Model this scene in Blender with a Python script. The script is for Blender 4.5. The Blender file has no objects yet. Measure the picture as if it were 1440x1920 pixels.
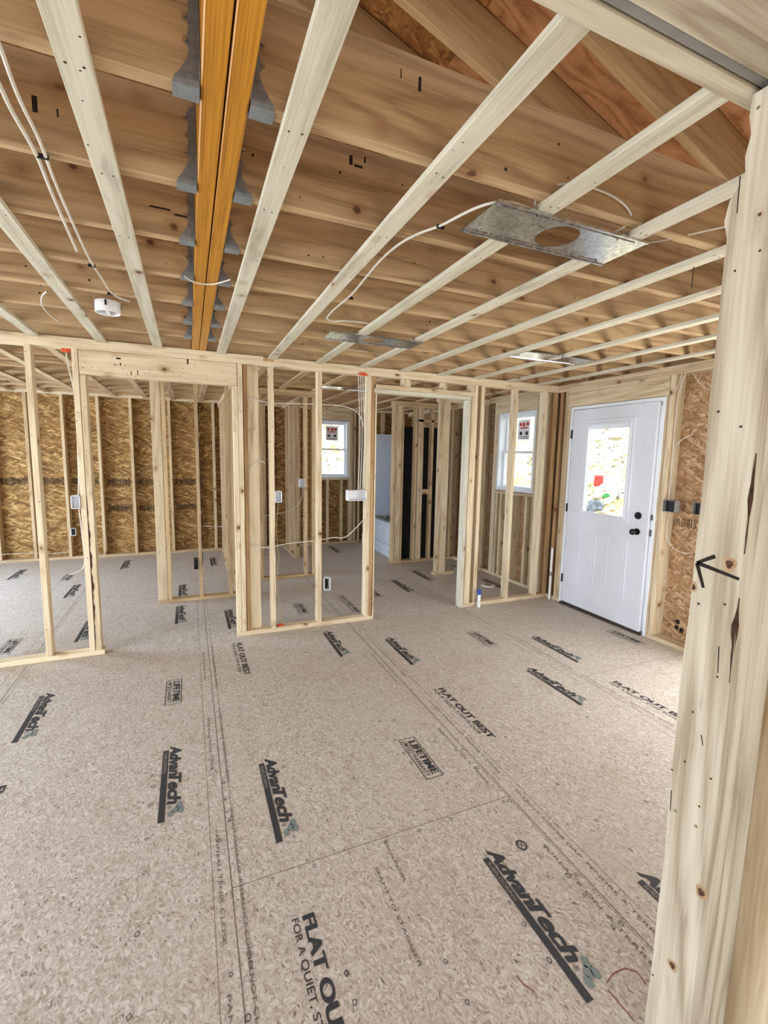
import bpy, bmesh, math, random
from mathutils import Vector, Matrix
random.seed(7)
S = bpy.context.scene
col = S.collection

# ------------------------------------------------------------------ camera
F_PX = 858.74
CR = ((0.92055891, -0.03038298, 0.38942031),
      (-0.3901393, -0.12012464, 0.9128863),
      (0.01904277, -0.99229378, -0.1224354))
CAM = Vector((0, 0, 1.6))
cd = bpy.data.cameras.new('camera'); cam = bpy.data.objects.new('camera', cd); col.objects.link(cam)
cd.sensor_fit = 'VERTICAL'; cd.sensor_height = 36; cd.lens = F_PX * 36 / 1920
cd.clip_start = .02; cd.clip_end = 200
cam.matrix_world = Matrix(((CR[0][0], -CR[0][1], -CR[0][2], 0),
                           (CR[1][0], -CR[1][1], -CR[1][2], 0),
                           (CR[2][0], -CR[2][1], -CR[2][2], 1.6),
                           (0, 0, 0, 1)))
S.camera = cam

# ------------------------------------------------------------------ light
S.view_settings.view_transform = 'Standard'; S.view_settings.look = 'None'
S.view_settings.gamma = 1; S.view_settings.exposure = 0.24
w = bpy.data.worlds.new('world'); S.world = w; w.use_nodes = True
bg = w.node_tree.nodes['Background']; bg.inputs[0].default_value = (.80, .90, 1, 1); bg.inputs[1].default_value = 3.0
def area(name, loc, target, sx, sy, power, color):
    l = bpy.data.lights.new(name, 'AREA'); l.shape = 'RECTANGLE'; l.size = sx; l.size_y = sy
    l.energy = power; l.color = color
    o = bpy.data.objects.new(name, l); col.objects.link(o); o.location = loc
    o.rotation_euler = (Vector(target) - Vector(loc)).to_track_quat('-Z', 'Y').to_euler()
    return o
sl = bpy.data.lights.new('sun', 'SUN'); sl.energy = 8; sl.angle = .01; sl.color = (1, .95, .86)
so = bpy.data.objects.new('sun', sl); col.objects.link(so); so.rotation_euler = Vector((.35, .35, -.86)).to_track_quat('-Z', 'Y').to_euler()
area('daylight_rear_opening', (-.6, -2.75, .85), (-.2, 4, .0), 4.6, 1.5, 22, (1, .97, .92))
area('daylight_left_window', (-3.8, 5.7, 1.35), (0, 5.6, .2), 1.6, 1.2, 150, (.66, .81, 1))
area('daylight_side_opening', (-3.8, 1.9, 1.1), (0, 2.4, .2), 2.2, 2.0, 150, (.86, .93, 1))
area('daylight_right_opening', (3.72, 1.35, 1.05), (.4, 3.0, 1.5), 1.1, 1.9, 52, (1, .97, .92))

# ------------------------------------------------------------------ helpers
def lin(h):
    h = h.lstrip('#'); r = []
    for i in (0, 2, 4):
        c = int(h[i:i+2], 16) / 255
        r.append(c / 12.92 if c <= .04045 else ((c + .055) / 1.055) ** 2.4)
    return (*r, 1)
class NT:
    def __init__(s, name, rough=.7, metal=0, spec=.3):
        s.m = bpy.data.materials.new(name); s.m.use_nodes = True; s.t = s.m.node_tree
        s.b = s.t.nodes['Principled BSDF']; s.b.inputs['Roughness'].default_value = rough
        s.b.inputs['Metallic'].default_value = metal; s.b.inputs['Specular IOR Level'].default_value = spec
    def n(s, typ, **kw):
        n = s.t.nodes.new('ShaderNode' + typ)
        for k, v in kw.items():
            if k.startswith('i_'):
                n.inputs[int(k[2:]) if k[2:].isdigit() else k[2:].replace('_', ' ')].default_value = v
            else: setattr(n, k, v)
        return n
    def l(s, a, b): s.t.links.new(a, b)
    def setin(s, inp, v):
        if hasattr(v, 'is_output') or isinstance(v, bpy.types.NodeSocket): s.l(v, inp)
        else: inp.default_value = v
    def math(s, op, a, b=0, c=0):
        n = s.n('Math', operation=op)
        for i, v in enumerate((a, b, c)): s.setin(n.inputs[i], v)
        return n.outputs[0]
    def vm(s, op, a, b=(0, 0, 0)):
        n = s.n('VectorMath', operation=op); s.setin(n.inputs[0], a); s.setin(n.inputs[1], b); return n.outputs[0]
    def noise(s, v, scale=1, detail=3, rough=.5, out=0):
        n = s.n('TexNoise'); s.l(v, n.inputs['Vector']); n.inputs['Scale'].default_value = scale
        n.inputs['Detail'].default_value = detail; n.inputs['Roughness'].default_value = rough; return n.outputs[out]
    def ramp(s, f, stops):
        n = s.n('ValToRGB'); s.l(f, n.inputs[0]); e = n.color_ramp.elements
        while len(e) < len(stops): e.new(.5)
        for i, (p, c) in enumerate(stops):
            e[i].position = p; e[i].color = c if len(c) == 4 else (*c, 1)
        return n.outputs[0]
    def mix(s, f, a, b, mode='MIX'):
        n = s.n('Mix', data_type='RGBA', blend_type=mode)
        s.setin(n.inputs[0], f); s.setin(n.inputs[6], a); s.setin(n.inputs[7], b); return n.outputs[2]
    def sm(s, v, a, b):
        n = s.n('MapRange', interpolation_type='SMOOTHSTEP'); s.setin(n.inputs[0], v)
        n.inputs[1].default_value = a; n.inputs[2].default_value = b; return n.outputs[0]
    def bump(s, h, strength=.3, dist=.002):
        n = s.n('Bump'); n.inputs['Strength'].default_value = strength; n.inputs['Distance'].default_value = dist
        s.l(h, n.inputs['Height']); s.l(n.outputs[0], s.b.inputs['Normal'])
    def color(s, c): s.setin(s.b.inputs['Base Color'], c)

def wood(name, light, dark, grain=.35, knots=.72, var=.5, rough=.75, stain=None):
    t = NT(name, rough)
    tc = t.n('TexCoord').outputs['Object']; rnd = t.n('ObjectInfo').outputs['Random']
    rv = t.n('CombineXYZ'); t.l(t.math('MULTIPLY', rnd, 37.1), rv.inputs[0]); t.l(t.math('MULTIPLY', rnd, 61.7), rv.inputs[1]); t.l(t.math('MULTIPLY', rnd, 23.3), rv.inputs[2])
    v = t.vm('ADD', tc, rv.outputs[0])
    big = t.noise(t.vm('MULTIPLY', v, (.55, 5.5, 5.5)), 1, 1.5)
    rings = t.math('PINGPONG', t.math('MULTIPLY', big, 15), 1)
    rings = t.math('POWER', rings, 1.6)
    fib = t.noise(t.vm('MULTIPLY', v, (5, 150, 150)), 1, 2)
    med = t.noise(t.vm('MULTIPLY', v, (1.6, 26, 26)), 1, 3, .6)
    g = t.math('ADD', t.math('MULTIPLY', rings, grain), t.math('ADD', t.math('MULTIPLY', t.math('SUBTRACT', fib, .5), .8), t.math('MULTIPLY', t.math('SUBTRACT', med, .5), 1.1)))
    g = t.math('ADD', g, t.math('MULTIPLY', t.math('SUBTRACT', rnd, .5), var))
    c = t.mix(t.sm(g, -.25, .95), lin(light), lin(dark))
    # knots
    vo = t.n('TexVoronoi', feature='F1'); t.l(t.vm('ADD', t.vm('MULTIPLY', v, (6, 8, 8)), t.vm('MULTIPLY', t.noise(v, 9, 2, out=1), (.3, .3, .3))), vo.inputs['Vector']); vo.inputs['Scale'].default_value = 1
    sep = t.n('SeparateColor'); t.l(vo.outputs['Color'], sep.inputs[0])
    pick = t.math('GREATER_THAN', sep.outputs[0], knots)
    kd = vo.outputs['Distance']
    halo = t.math('MULTIPLY', pick, t.math('SUBTRACT', 1, t.sm(kd, .10, .34)))
    c = t.mix(t.math('MULTIPLY', halo, .45), c, lin('8a5a34'))
    core = t.math('MULTIPLY', pick, t.math('SUBTRACT', 1, t.sm(kd, .06, .14)))
    c = t.mix(t.math('MULTIPLY', core, .85), c, lin('4a2c1a'))
    # grey handling smudges
    sm_ = t.sm(t.noise(t.vm('MULTIPLY', v, (2.2, 9, 9)), 1, 4, .7), .57, .72)
    c = t.mix(t.math('MULTIPLY', sm_, .45), c, lin(stain or '7d6d58'))
    t.color(c); t.bump(t.math('ADD', fib, med), .25, .0012)
    return t.m
M = {}
M['joist'] = wood('joist_wood', 'bfa37c', '866a4b', .45, .58, .22)
M['stud'] = wood('stud_wood', 'd8c8aa', 'a88d68', .38, .60, .35)
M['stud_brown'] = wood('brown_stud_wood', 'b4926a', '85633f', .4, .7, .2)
M['strip'] = wood('strapping_wood', 'cfcab8', '989079', .26, .72, .2, stain='8c8674')
M['post'] = wood('post_wood', 'c9bfaa', '978770', .62, 1.1, .0)
M['backwood'] = wood('back_room_wood', 'ccb48f', '987a56', .35, .62, .5)
M['rafter'] = wood('rafter_wood', 'bf9f74', '8e6c45', .3, .8, .2)
M['ply'] = wood('roof_plywood', 'c08a5c', '8f5a34', .55, .85, .2)

def osb(name, cols, scale=1, gap='3c2812', plane='YZ', bumpd=.002, angs=((.2, 1), (1.1, 1.15), (-.55, .9))):
    t = NT(name, .75); tc = t.n('TexCoord').outputs['Object']
    v = tc
    warp = t.vm('MULTIPLY', t.vm('SUBTRACT', t.noise(v, 5*scale, 2, out=1), (.5, .5, .5)), (.035/scale, .035/scale, .035/scale))
    v = t.vm('ADD', v, warp)
    out = None
    for k, (ang, st) in enumerate(angs):
        mp = t.n('Mapping'); t.l(v, mp.inputs['Vector'])
        e = (0, 0, ang) if plane == 'XY' else (ang, 0, 0) if plane == 'YZ' else (0, ang, 0)
        mp.vector_type = 'POINT'; mp.inputs['Rotation'].default_value = e
        if plane == 'XY': sc = (16*scale*st, 60*scale*st, 20)
        elif plane == 'YZ': sc = (20, 13*scale*st, 60*scale*st)
        else: sc = (13*scale*st, 20, 60*scale*st)
        vv = t.vm('MULTIPLY', mp.outputs[0], sc)
        vo = t.n('TexVoronoi', feature='F1'); t.l(vv, vo.inputs['Vector']); vo.inputs['Scale'].default_value = 1
        s2 = t.n('SeparateColor'); t.l(vo.outputs['Color'], s2.inputs[0])
        n = len(cols)
        c = t.ramp(s2.outputs[0], [(i/(n-1), lin(cols[i])) for i in range(n)])
        edge = t.sm(vo.outputs['Distance'], .35, .75)
        c = t.mix(t.math('MULTIPLY', edge, .35), c, lin(gap))
        if out is None: out = c; h = s2.outputs[1]
        else:
            f = t.math('GREATER_THAN', s2.outputs[2], .55)
            out = t.mix(f, out, c); h = t.math('ADD', h, t.math('MULTIPLY', f, s2.outputs[1]))
    fine = t.noise(t.vm('MULTIPLY', v, (60, 60, 60)), 1, 3)
    out = t.mix(t.math('MULTIPLY', t.sm(fine, .35, .75), .25), out, lin(gap))
    t.color(out); t.bump(h, .5, bumpd); return t.m
M['osb_back'] = osb('osb_back', ['6e4e28', '9c7440', 'd2ac72', '86602f', 'b08a52'], .8, '4a3014', 'XZ', angs=((.12, 1), (.6, 1.1), (-.4, .9)))
M['osb_right'] = osb('osb_right', ['8f6a44', 'b9916a', 'd2b08a', 'a27c54', 'c4a078'], 1, '4c3420', 'YZ')
M['osb_roof'] = osb('osb_roof', ['7a4a24', '98642f', 'b07c42', '8a5628'], .8, '3a220e', 'XY')

def floor_mat():
    t = NT('subfloor_panel', .62); tc = t.n('TexCoord').outputs['Object']
    warp = t.vm('MULTIPLY', t.vm('SUBTRACT', t.noise(tc, 14, 2, out=1), (.5, .5, .5)), (.05, .05, .05))
    v = t.vm('ADD', tc, warp); out = None
    for k, (ang, sc) in enumerate(((.15, (170, 80, 1)), (1.2, (200, 95, 1)), (-.5, (150, 65, 1)))):
        mp = t.n('Mapping'); t.l(v, mp.inputs['Vector']); mp.inputs['Rotation'].default_value = (0, 0, ang)
        vo = t.n('TexVoronoi', feature='F1'); t.l(t.vm('MULTIPLY', mp.outputs[0], sc), vo.inputs['Vector']); vo.inputs['Scale'].default_value = 1
        s2 = t.n('SeparateColor'); t.l(vo.outputs['Color'], s2.inputs[0])
        c = t.ramp(s2.outputs[0], [(0, lin('a29689')), (.3, lin('b6ada1')), (.7, lin('c4bcb2')), (1, lin('d4cec6'))])
        if out is None: out = c
        else: out = t.mix(t.math('GREATER_THAN', s2.outputs[2], .55), out, c)
    # dark bark flecks running with the strands
    fl = t.noise(t.vm('MULTIPLY', v, (110, 34, 1)), 1, 4, .7)
    out = t.mix(t.math('MULTIPLY', t.sm(fl, .58, .68), .9), out, lin('4a3828'))
    fl2 = t.noise(t.vm('MULTIPLY', v, (45, 75, 1)), 1, 4, .75)
    out = t.mix(t.math('MULTIPLY', t.sm(fl2, .58, .68), .5), out, lin('6e5947'))
    lt = t.noise(t.vm('MULTIPLY', v, (90, 60, 1)), 1, 3, .6)
    out = t.mix(t.math('MULTIPLY', t.sm(lt, .62, .75), .5), out, lin('dcd3c8'))
    # dusty scuffs, bigger patches
    du = t.noise(tc, 1.3, 4, .6)
    out = t.mix(t.math('MULTIPLY', t.sm(du, .45, .75), .35), out, lin('c2bab0'))
    br = t.noise(t.vm('ADD', tc, (9, 3, 0)), .9, 3, .6)
    out = t.mix(t.math('MULTIPLY', t.sm(br, .5, .8), .35), out, lin('a88f74'))
    sc = t.noise(t.vm('MULTIPLY', v, (9, 6, 1)), 1, 5, .75)
    out = t.mix(t.math('MULTIPLY', t.sm(sc, .52, .72), .4), out, lin('94826e'))
    t.color(out); t.bump(fl, .15, .001); return t.m
M['floor'] = floor_mat()
def ink(name, colr, thr=.30):
    t = NT(name, .7); tc = t.n('TexCoord').outputs['Object']
    n = t.noise(t.vm('MULTIPLY', tc, (90, 90, 90)), 1, 4, .7)
    t.color(t.mix(t.sm(n, .60, .82), lin(colr), lin('8b8074'))); return t.m
M['ink'] = ink('printed_ink', '38393c'); M['ink_light'] = ink('printed_ink_worn', '6c635b')
M['ink_gap'] = ink('printed_reversed_letters', '8d8378'); M['ink_blue'] = ink('teal_ink', '788482')
M['ink_red'] = ink('red_chalk', '8a4a40')
def plain(name, c, rough=.5, metal=0, spec=.4, nv=.06, ns=12):
    t = NT(name, rough, metal, spec); tc = t.n('TexCoord').outputs['Object']
    n = t.noise(tc, ns, 4, .6); a = lin(c)
    d = tuple(max(0, x*(1-nv*3)) for x in a[:3]) + (1,)
    t.color(t.mix(t.sm(n, .35, .75), a, d)); return t.m
M['white'] = plain('white_plastic', 'e8e8ea', .4); M['door'] = plain('white_door_paint', 'dcdfe8', .45, nv=.02, ns=3)
M['vinyl'] = plain('white_vinyl', 'e6ecf2', .35, nv=.02)
M['black'] = plain('black_metal', '17171a', .35); M['dark'] = plain('dark_threshold', '4c4238', .7)
M['galv_dark'] = plain('galvanised_hanger', '8a8c8e', .45, .5, nv=.12, ns=40); M['galv_seat'] = plain('galvanised_seat', '8c9296', .45, .4, nv=.08, ns=40)
M['nail'] = plain('steel_nail', 'b8b2a8', .3, .9); M['mark'] = plain('dark_nail_hole', '241a14', .9)
M['cable'] = plain('white_cable', 'cfc9bd', .45); M['cable_y'] = plain('yellowish_cable', 'c2ab78', .45)
M['orange'] = plain('orange_foam', 'e0643c', .9); M['blue'] = plain('blue_plastic', '2e4fb0', .5)
M['tubblack'] = plain('black_surround_back', '121213', .9, nv=.2); M['tub'] = plain('white_fibreglass', 'd4dce6', .25, nv=.03, ns=2)
M['bark'] = plain('bark_edge', '4a2f20', .95, nv=.25, ns=60); M['greyblock'] = plain('grey_concrete', '8a8884', .9)
M['sill'] = plain('aluminium_sill', '3b332b', .6)
M['bluerock'] = plain('blue_grey_rock', '6a7484', .9, nv=.2)
M['green'] = plain('green_cloth', '3c8a4a', .8); M['red'] = plain('red_plastic', 'c8322c', .6)
def galv():
    t = NT('galvanised_sheet', .22, 1.0); tc = t.n('TexCoord').outputs['Object']
    vo = t.n('TexVoronoi', feature='F1'); t.l(tc, vo.inputs['Vector']); vo.inputs['Scale'].default_value = 90
    s = t.n('SeparateColor'); t.l(vo.outputs['Color'], s.inputs[0])
    t.color(t.ramp(s.outputs[0], [(0, lin('b6bcc2')), (1, lin('dde2e6'))]))
    r = t.n('MapRange'); t.l(s.outputs[1], r.inputs[0]); r.inputs[3].default_value = .16; r.inputs[4].default_value = .3
    t.l(r.outputs[0], t.b.inputs['Roughness']); t.bump(t.noise(tc, 5, 1), .08, .004); return t.m
M['galv'] = galv()
def lvl():
    t = NT('laminated_veneer_face', .38, spec=.5); tc = t.n('TexCoord').outputs['Object']; rnd = t.n('ObjectInfo').outputs['Random']
    v = t.vm('MULTIPLY', tc, (3, 190, 190)); n = t.noise(v, 1, 3, .6); n2 = t.noise(t.vm('MULTIPLY', tc, (.8, 20, 20)), 1, 3)
    c = t.ramp(t.math('ADD', t.math('MULTIPLY', n, .6), t.math('MULTIPLY', n2, .4)), [(.3, lin('7a4a10')), (.5, lin('b47a1c')), (.7, lin('cc9430'))])
    t.color(c); t.bump(n, .2, .001); return t.m
M['lvl'] = lvl()
def glass():
    t = NT('window_glass', .0)
    g = t.n('BsdfGlass') if False else None
    tr = t.n('BsdfTransparent'); tr.inputs[0].default_value = (.95, .98, .98, 1)
    gl = t.n('BsdfGlossy'); gl.inputs['Roughness'].default_value = .02
    
    mx = t.n('MixShader'); mx.inputs[0].default_value = .06; t.l(tr.outputs[0], mx.inputs[1]); t.l(gl.outputs[0], mx.inputs[2])
    t.l(mx.outputs[0], t.t.nodes['Material Output'].inputs[0]); return t.m
M['glass'] = glass()
def ground():
    t = NT('leafy_bank', .95); tc = t.n('TexCoord').outputs['Object']
    a = t.noise(tc, 3.2, 6, .75); b = t.noise(t.vm('ADD', tc, (5, 5, 5)), 1.1, 3); d = t.noise(t.vm('MULTIPLY', tc, (1, 1, 1)), 7, 5, .8)
    c = t.ramp(a, [(.40, lin('6d6048')), (.46, lin('c8b48a')), (.52, lin('cdc6b6')), (.7, lin('dedad2'))])
    c = t.mix(t.sm(b, .55, .65), c, lin('d8b468')); c = t.mix(t.sm(d, .54, .6), c, lin('3c382e'))
    t.color(c); return t.m
M['ground'] = ground()

def tag(o, label=None, cat=None, group=None, kind=None):
    if label: o['label'] = label
    if cat: o['category'] = cat
    if group: o['group'] = group
    if kind: o['kind'] = kind
    return o
def empty(name, loc, label=None, cat=None, group=None, kind=None):
    o = bpy.data.objects.new(name, None); col.objects.link(o); o.location = loc; o.empty_display_size = .1
    return tag(o, label, cat, group, kind)
ROOTS = {}
def link(name, me, mats, parent=None, loc=(0, 0, 0), rot=None):
    """link a mesh; loc is in world axes (parents are unrotated empties or meshes at known loc)"""
    o = bpy.data.objects.new(name, me); col.objects.link(o)
    for m in (mats if isinstance(mats, (list, tuple)) else [mats]): me.materials.append(M[m] if isinstance(m, str) else m)
    if rot is not None: o.rotation_euler = rot
    o.location = loc
    if parent:
        o.parent = parent
        pm = parent.matrix_basis
        o.matrix_parent_inverse = pm.inverted()
    return o
def bbox(bm, a, b, bev=0, mi=0):
    c = [(p+q)/2 for p, q in zip(a, b)]; s = [abs(q-p) for p, q in zip(a, b)]
    r = bmesh.ops.create_cube(bm, size=1, matrix=Matrix.Translation(c) @ Matrix.Diagonal((*s, 1)))
    vs = r['verts']
    if bev:
        es = list({e for v in vs for e in v.link_edges})
        g = bmesh.ops.bevel(bm, geom=es, offset=bev, segments=1, affect='EDGES')
        fs = g['faces']
    fs = {f for v in vs if v.is_valid for f in v.link_faces}
    for f in fs: f.material_index = mi
def done(bm, name):
    me = bpy.data.meshes.new(name); bmesh.ops.recalc_face_normals(bm, faces=bm.faces); bm.to_mesh(me); bm.free(); return me
AX = {'X': (0, 0, 0), 'Y': (0, 0, math.pi/2), 'Z': (0, -math.pi/2, 0)}
def B(name, x0, x1, y0, y1, z0, z1, mat, parent=None, ax=None, bev=.002, dots=None, wob=0, **t):
    """one piece of sawn lumber; local X runs along its length so the grain follows it.
    dots: (u along length, v across, face) dark nail marks in the same mesh"""
    d = dict(X=x1-x0, Y=y1-y0, Z=z1-z0)
    if ax is None: ax = max(d, key=d.get)
    if ax == 'X': L = (d['X'], d['Y'], d['Z'])
    elif ax == 'Y': L = (d['Y'], d['X'], d['Z'])
    else: L = (d['Z'], d['Y'], d['X'])
    bm = bmesh.new(); bbox(bm, [-q/2 for q in L], [q/2 for q in L], min(bev, min(L)*.2))
    if wob:
        es = [e for e in bm.edges if abs((e.verts[0].co-e.verts[1].co).x) > L[0]*.8]
        bmesh.ops.subdivide_edges(bm, edges=es, cuts=24)
        sd = random.random()*9
        for vv in bm.verts:
            k = wob*(math.sin(vv.co.x*9+sd)+.6*math.sin(vv.co.x*23+sd*2))
            if vv.co.z < 0: vv.co.z += k
    if dots:
        rot = Matrix.Rotation(0, 4, 'X')
        for (u, v_, face, r) in dots:
            if face == 'D': mt = Matrix.Translation((u, v_, -L[2]/2-.0004))
            elif face == 'F': mt = Matrix.Translation((u, -L[1]/2-.0004, v_)) @ Matrix.Rotation(math.pi/2, 4, 'X')
            g = bmesh.ops.create_circle(bm, cap_ends=True, segments=7, radius=r, matrix=mt)
            for f in {f for q in g['verts'] for f in q.link_faces}: f.material_index = 1
    me = bpy.data.meshes.new(name); bm.normal_update(); bm.to_mesh(me); bm.free()
    o = link(name, me, [mat, 'mark'], parent, ((x0+x1)/2, (y0+y1)/2, (z0+z1)/2), AX[ax])
    return tag(o, **t) if t else o
def boxes(name, lst, mats, parent=None, loc=(0, 0, 0), bev=0, **t):
    bm = bmesh.new()
    for q in lst:
        mi = q[2] if len(q) > 2 else 0
        bbox(bm, [a-c for a, c in zip(q[0], loc)], [a-c for a, c in zip(q[1], loc)], bev, mi)
    return tag(link(name, done(bm, name), mats, parent, loc), **t)
def tube(name, pts, r, mat, parent=None, smooth=True, **t):
    cu = bpy.data.curves.new(name, 'CURVE'); cu.dimensions = '3D'; cu.bevel_depth = r; cu.bevel_resolution = 2
    sp = cu.splines.new('NURBS' if smooth else 'POLY'); sp.points.add(len(pts)-1)
    o0 = Vector(pts[0])
    for p, q in zip(sp.points, pts): p.co = (*(Vector(q)-o0), 1)
    if smooth: sp.use_endpoint_u = True; sp.order_u = 3; cu.resolution_u = 6
    tmp = bpy.data.objects.new('tmp', cu); col.objects.link(tmp)
    me = bpy.data.meshes.new_from_object(tmp.evaluated_get(bpy.context.evaluated_depsgraph_get())); me.name = name
    bpy.data.objects.remove(tmp); bpy.data.curves.remove(cu)
    me.materials.clear()
    for p in me.polygons: p.use_smooth = True
    return tag(link(name, me, mat, parent, o0), **t)
def cyl(name, c, axis, r, h, mat, parent=None, seg=24, r2=None, **t):
    bm = bmesh.new(); bmesh.ops.create_cone(bm, cap_ends=True, segments=seg, radius1=r, radius2=r if r2 is None else r2, depth=h)
    rot = {'Z': (0, 0, 0), 'X': (0, math.pi/2, 0), 'Y': (math.pi/2, 0, 0)}[axis]
    es = [e for e in bm.edges if e.is_manifold and len(e.link_faces) == 2 and abs(e.verts[0].co.z-e.verts[1].co.z) < 1e-6]
    bmesh.ops.bevel(bm, geom=es, offset=min(r, h)*.12, segments=2, affect='EDGES')
    return tag(link(name, done(bm, name), mat, parent, c, rot), **t)
def pix(px, py, ax, v):
    d = Vector((px-720, py-960, F_PX)); w_ = Vector([sum(CR[i][j]*d[j] for j in range(3)) for i in range(3)])
    return CAM + w_*((v-CAM[ax])/w_[ax])

# ================================================================== SETTING
Y0 = 4.03; X1 = 3.797; YB = 7.85; XL = -3.9; TW = .089; T = .038; ZC = 2.40
boxes('floor', [((XL-.15, -2.95, -.02), (X1+.16, YB+.16, 0))], 'floor', kind='structure')
FLOOR = bpy.data.objects['floor']
# floor seams (panel joints)
def seam(x0, x1, y0, y1, w_=.002):
    if abs(x1-x0) < abs(y1-y0): a = ((x0-w_/2, y0, 0), (x0+w_/2, y1, .0006))
    else: a = ((x0, y0-w_/2, 0), (x1, y0+w_/2, .0006))
    o = boxes('panel_joint', [a], 'ink_light', FLOOR); return o
for x in (-2.4, -1.15, .10, 1.36, 2.62): seam(x, x, -2.5, YB, .003)
for x0, x1, y in ((-2.4, -1.15, 4.2), (-1.15, .1, 5.3), (.1, 1.36, 1.6), (2.62, 3.8, 2.38), (1.36, 2.62, 5.3), (2.62, 3.8, 4.9)): seam(x0, x1, y, y)
for x in (.085, 1.40, 2.60, -1.17): seam(x-.05, x-.05, -2, 6, .001); seam(x+.045, x+.045, -2, 6, .001)
# roof deck: two slopes 4/12
def roof(sign, name):
    bm = bmesh.new(); xr = .1
    zr = 2.61 + (X1-xr)/3 + .26
    def q(xa, xb, ya, yb, mi):
        z = lambda x: zr - abs(x-xr)/3
        vs = [bm.verts.new(p) for p in ((xa, ya, z(xa)), (xb, ya, z(xb)), (xb, yb, z(xb)), (xa, yb, z(xa)), (xa, ya, z(xa)+.015), (xb, ya, z(xb)+.015), (xb, yb, z(xb)+.015), (xa, yb, z(xa)+.015))]
        for f in ((0, 1, 2, 3), (4, 5, 6, 7), (0, 1, 5, 4), (1, 2, 6, 5), (2, 3, 7, 6), (3, 0, 4, 7)):
            bm.faces.new([vs[i] for i in f]).material_index = mi
    if sign > 0: q(xr, 1.35, -3.2, 8.2, 0); q(1.35, 4.4, -3.2, 8.2, 1)
    else: q(-4.4, xr, -3.2, 8.2, 0)
    o = link(name, done(bm, name), ['osb_roof', 'ply']); tag(o, kind='structure')
roof(1, 'ceiling'); roof(-1, 'ceiling')

# ---- right exterior wall
WR = empty('wall_right', (X1, 0, 0), kind='structure')
xo = X1+.14
boxes('sheathing', [((xo, -2.9, 0), (xo+.012, .75, 2.6)), ((xo, .75, 2.1), (xo+.012, 1.95, 2.6)), ((xo, 1.95, 0), (xo+.012, 2.75, 2.6)), ((xo, 2.75, 2.2), (xo+.012, 3.83, 2.6)), ((xo, 3.83, 0), (xo+.012, 4.36, 2.6)),
      ((xo, 4.36, 0), (xo+.012, 5.09, 1.17)), ((xo, 4.36, 2.17), (xo+.012, 5.09, 2.6)), ((xo, 5.09, 0), (xo+.012, YB+.15, 2.6))], 'osb_right', WR)
def rs(y0, z0=.038, z1=2.324, mat='stud', d=.14, w_=T, name='stud'): return B(name, X1, X1+d, y0, y0+w_, z0, z1, mat, WR, 'Z')
B('bottom_plate', X1, xo, -2.9, .74, 0, T, 'stud', WR); B('bottom_plate', X1, xo, 1.96, 2.76, 0, T, 'stud', WR); B('bottom_plate', X1, xo, 3.82, YB, 0, T, 'stud', WR)
B('top_plate', X1, xo, -2.9, YB, 2.324, 2.362, 'stud', WR); B('top_plate', X1, xo, -2.9, YB, 2.362, 2.40, 'stud', WR)
B('rim_board', X1+.09, xo, -2.9, YB, 2.40, 2.66, 'joist', WR)
for y in (2.02, .70, .3, -.5): rs(y)
rs(2.70); rs(2.742, z1=2.155)
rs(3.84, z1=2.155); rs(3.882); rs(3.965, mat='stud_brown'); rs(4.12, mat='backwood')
B('header', X1, X1+.14, 2.742, 3.88, 2.155, 2.324, 'stud', WR, 'Y')
for y in (4.165, 4.29, 5.135, 5.45, 5.85, 6.25): rs(y, mat='stud')
rs(4.328, z1=2.175); rs(5.095, z1=2.175)
B('header', X1, X1+.14, 4.33, 5.133, 2.175, 2.324, 'stud', WR, 'Y')
B('window_sill_plate', X1, xo, 4.366, 5.095, 1.13, 1.168, 'stud', WR)
for y in (4.45, 4.72, 4.95, 5.04): rs(y, z1=1.13)
# ---- back exterior wall
WB = empty('wall_back', (0, YB, 0), kind='structure')
yo = YB+.14
boxes('sheathing', [((XL-.1, yo, 0), (2.1, yo+.012, 2.6)), ((2.1, yo, 0), (2.65, yo+.012, 1.2)), ((2.1, yo, 2.19), (2.65, yo+.012, 2.6)), ((2.65, yo, 0), (xo, yo+.012, 2.6))], 'osb_back', WB)
B('bottom_plate', XL, X1, YB, yo, 0, T, 'backwood', WB)
B('top_plate', XL, X1, YB, yo, 2.372, 2.41, 'stud', WB); B('top_plate', XL, X1, YB, yo, 2.41, 2.448, 'stud', WB)
for x in (-3.3, -2.9, -2.48, -2.073, -1.652, -1.215, -.795, -.275, .12, .36, .84, 1.15, 1.25, 1.62, 1.66, 2.02, 2.69, 2.74, 2.82, 3.3): B('stud', x, x+T, YB, yo, T, 2.372, 'backwood', WB, 'Z')
for x in (2.058, 2.652): B('stud', x, x+T, YB, yo, T, 2.2, 'stud', WB, 'Z')
B('header', 2.058, 2.69, YB, yo-.02, 2.2, 2.372, 'stud', WB, 'X')
B('window_sill_plate', 2.096, 2.652, YB, yo, 1.15, 1.188, 'stud', WB)
for x in (2.24, 2.50): B('stud', x, x+T, YB, yo, T, 1.15, 'backwood', WB, 'Z')
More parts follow.
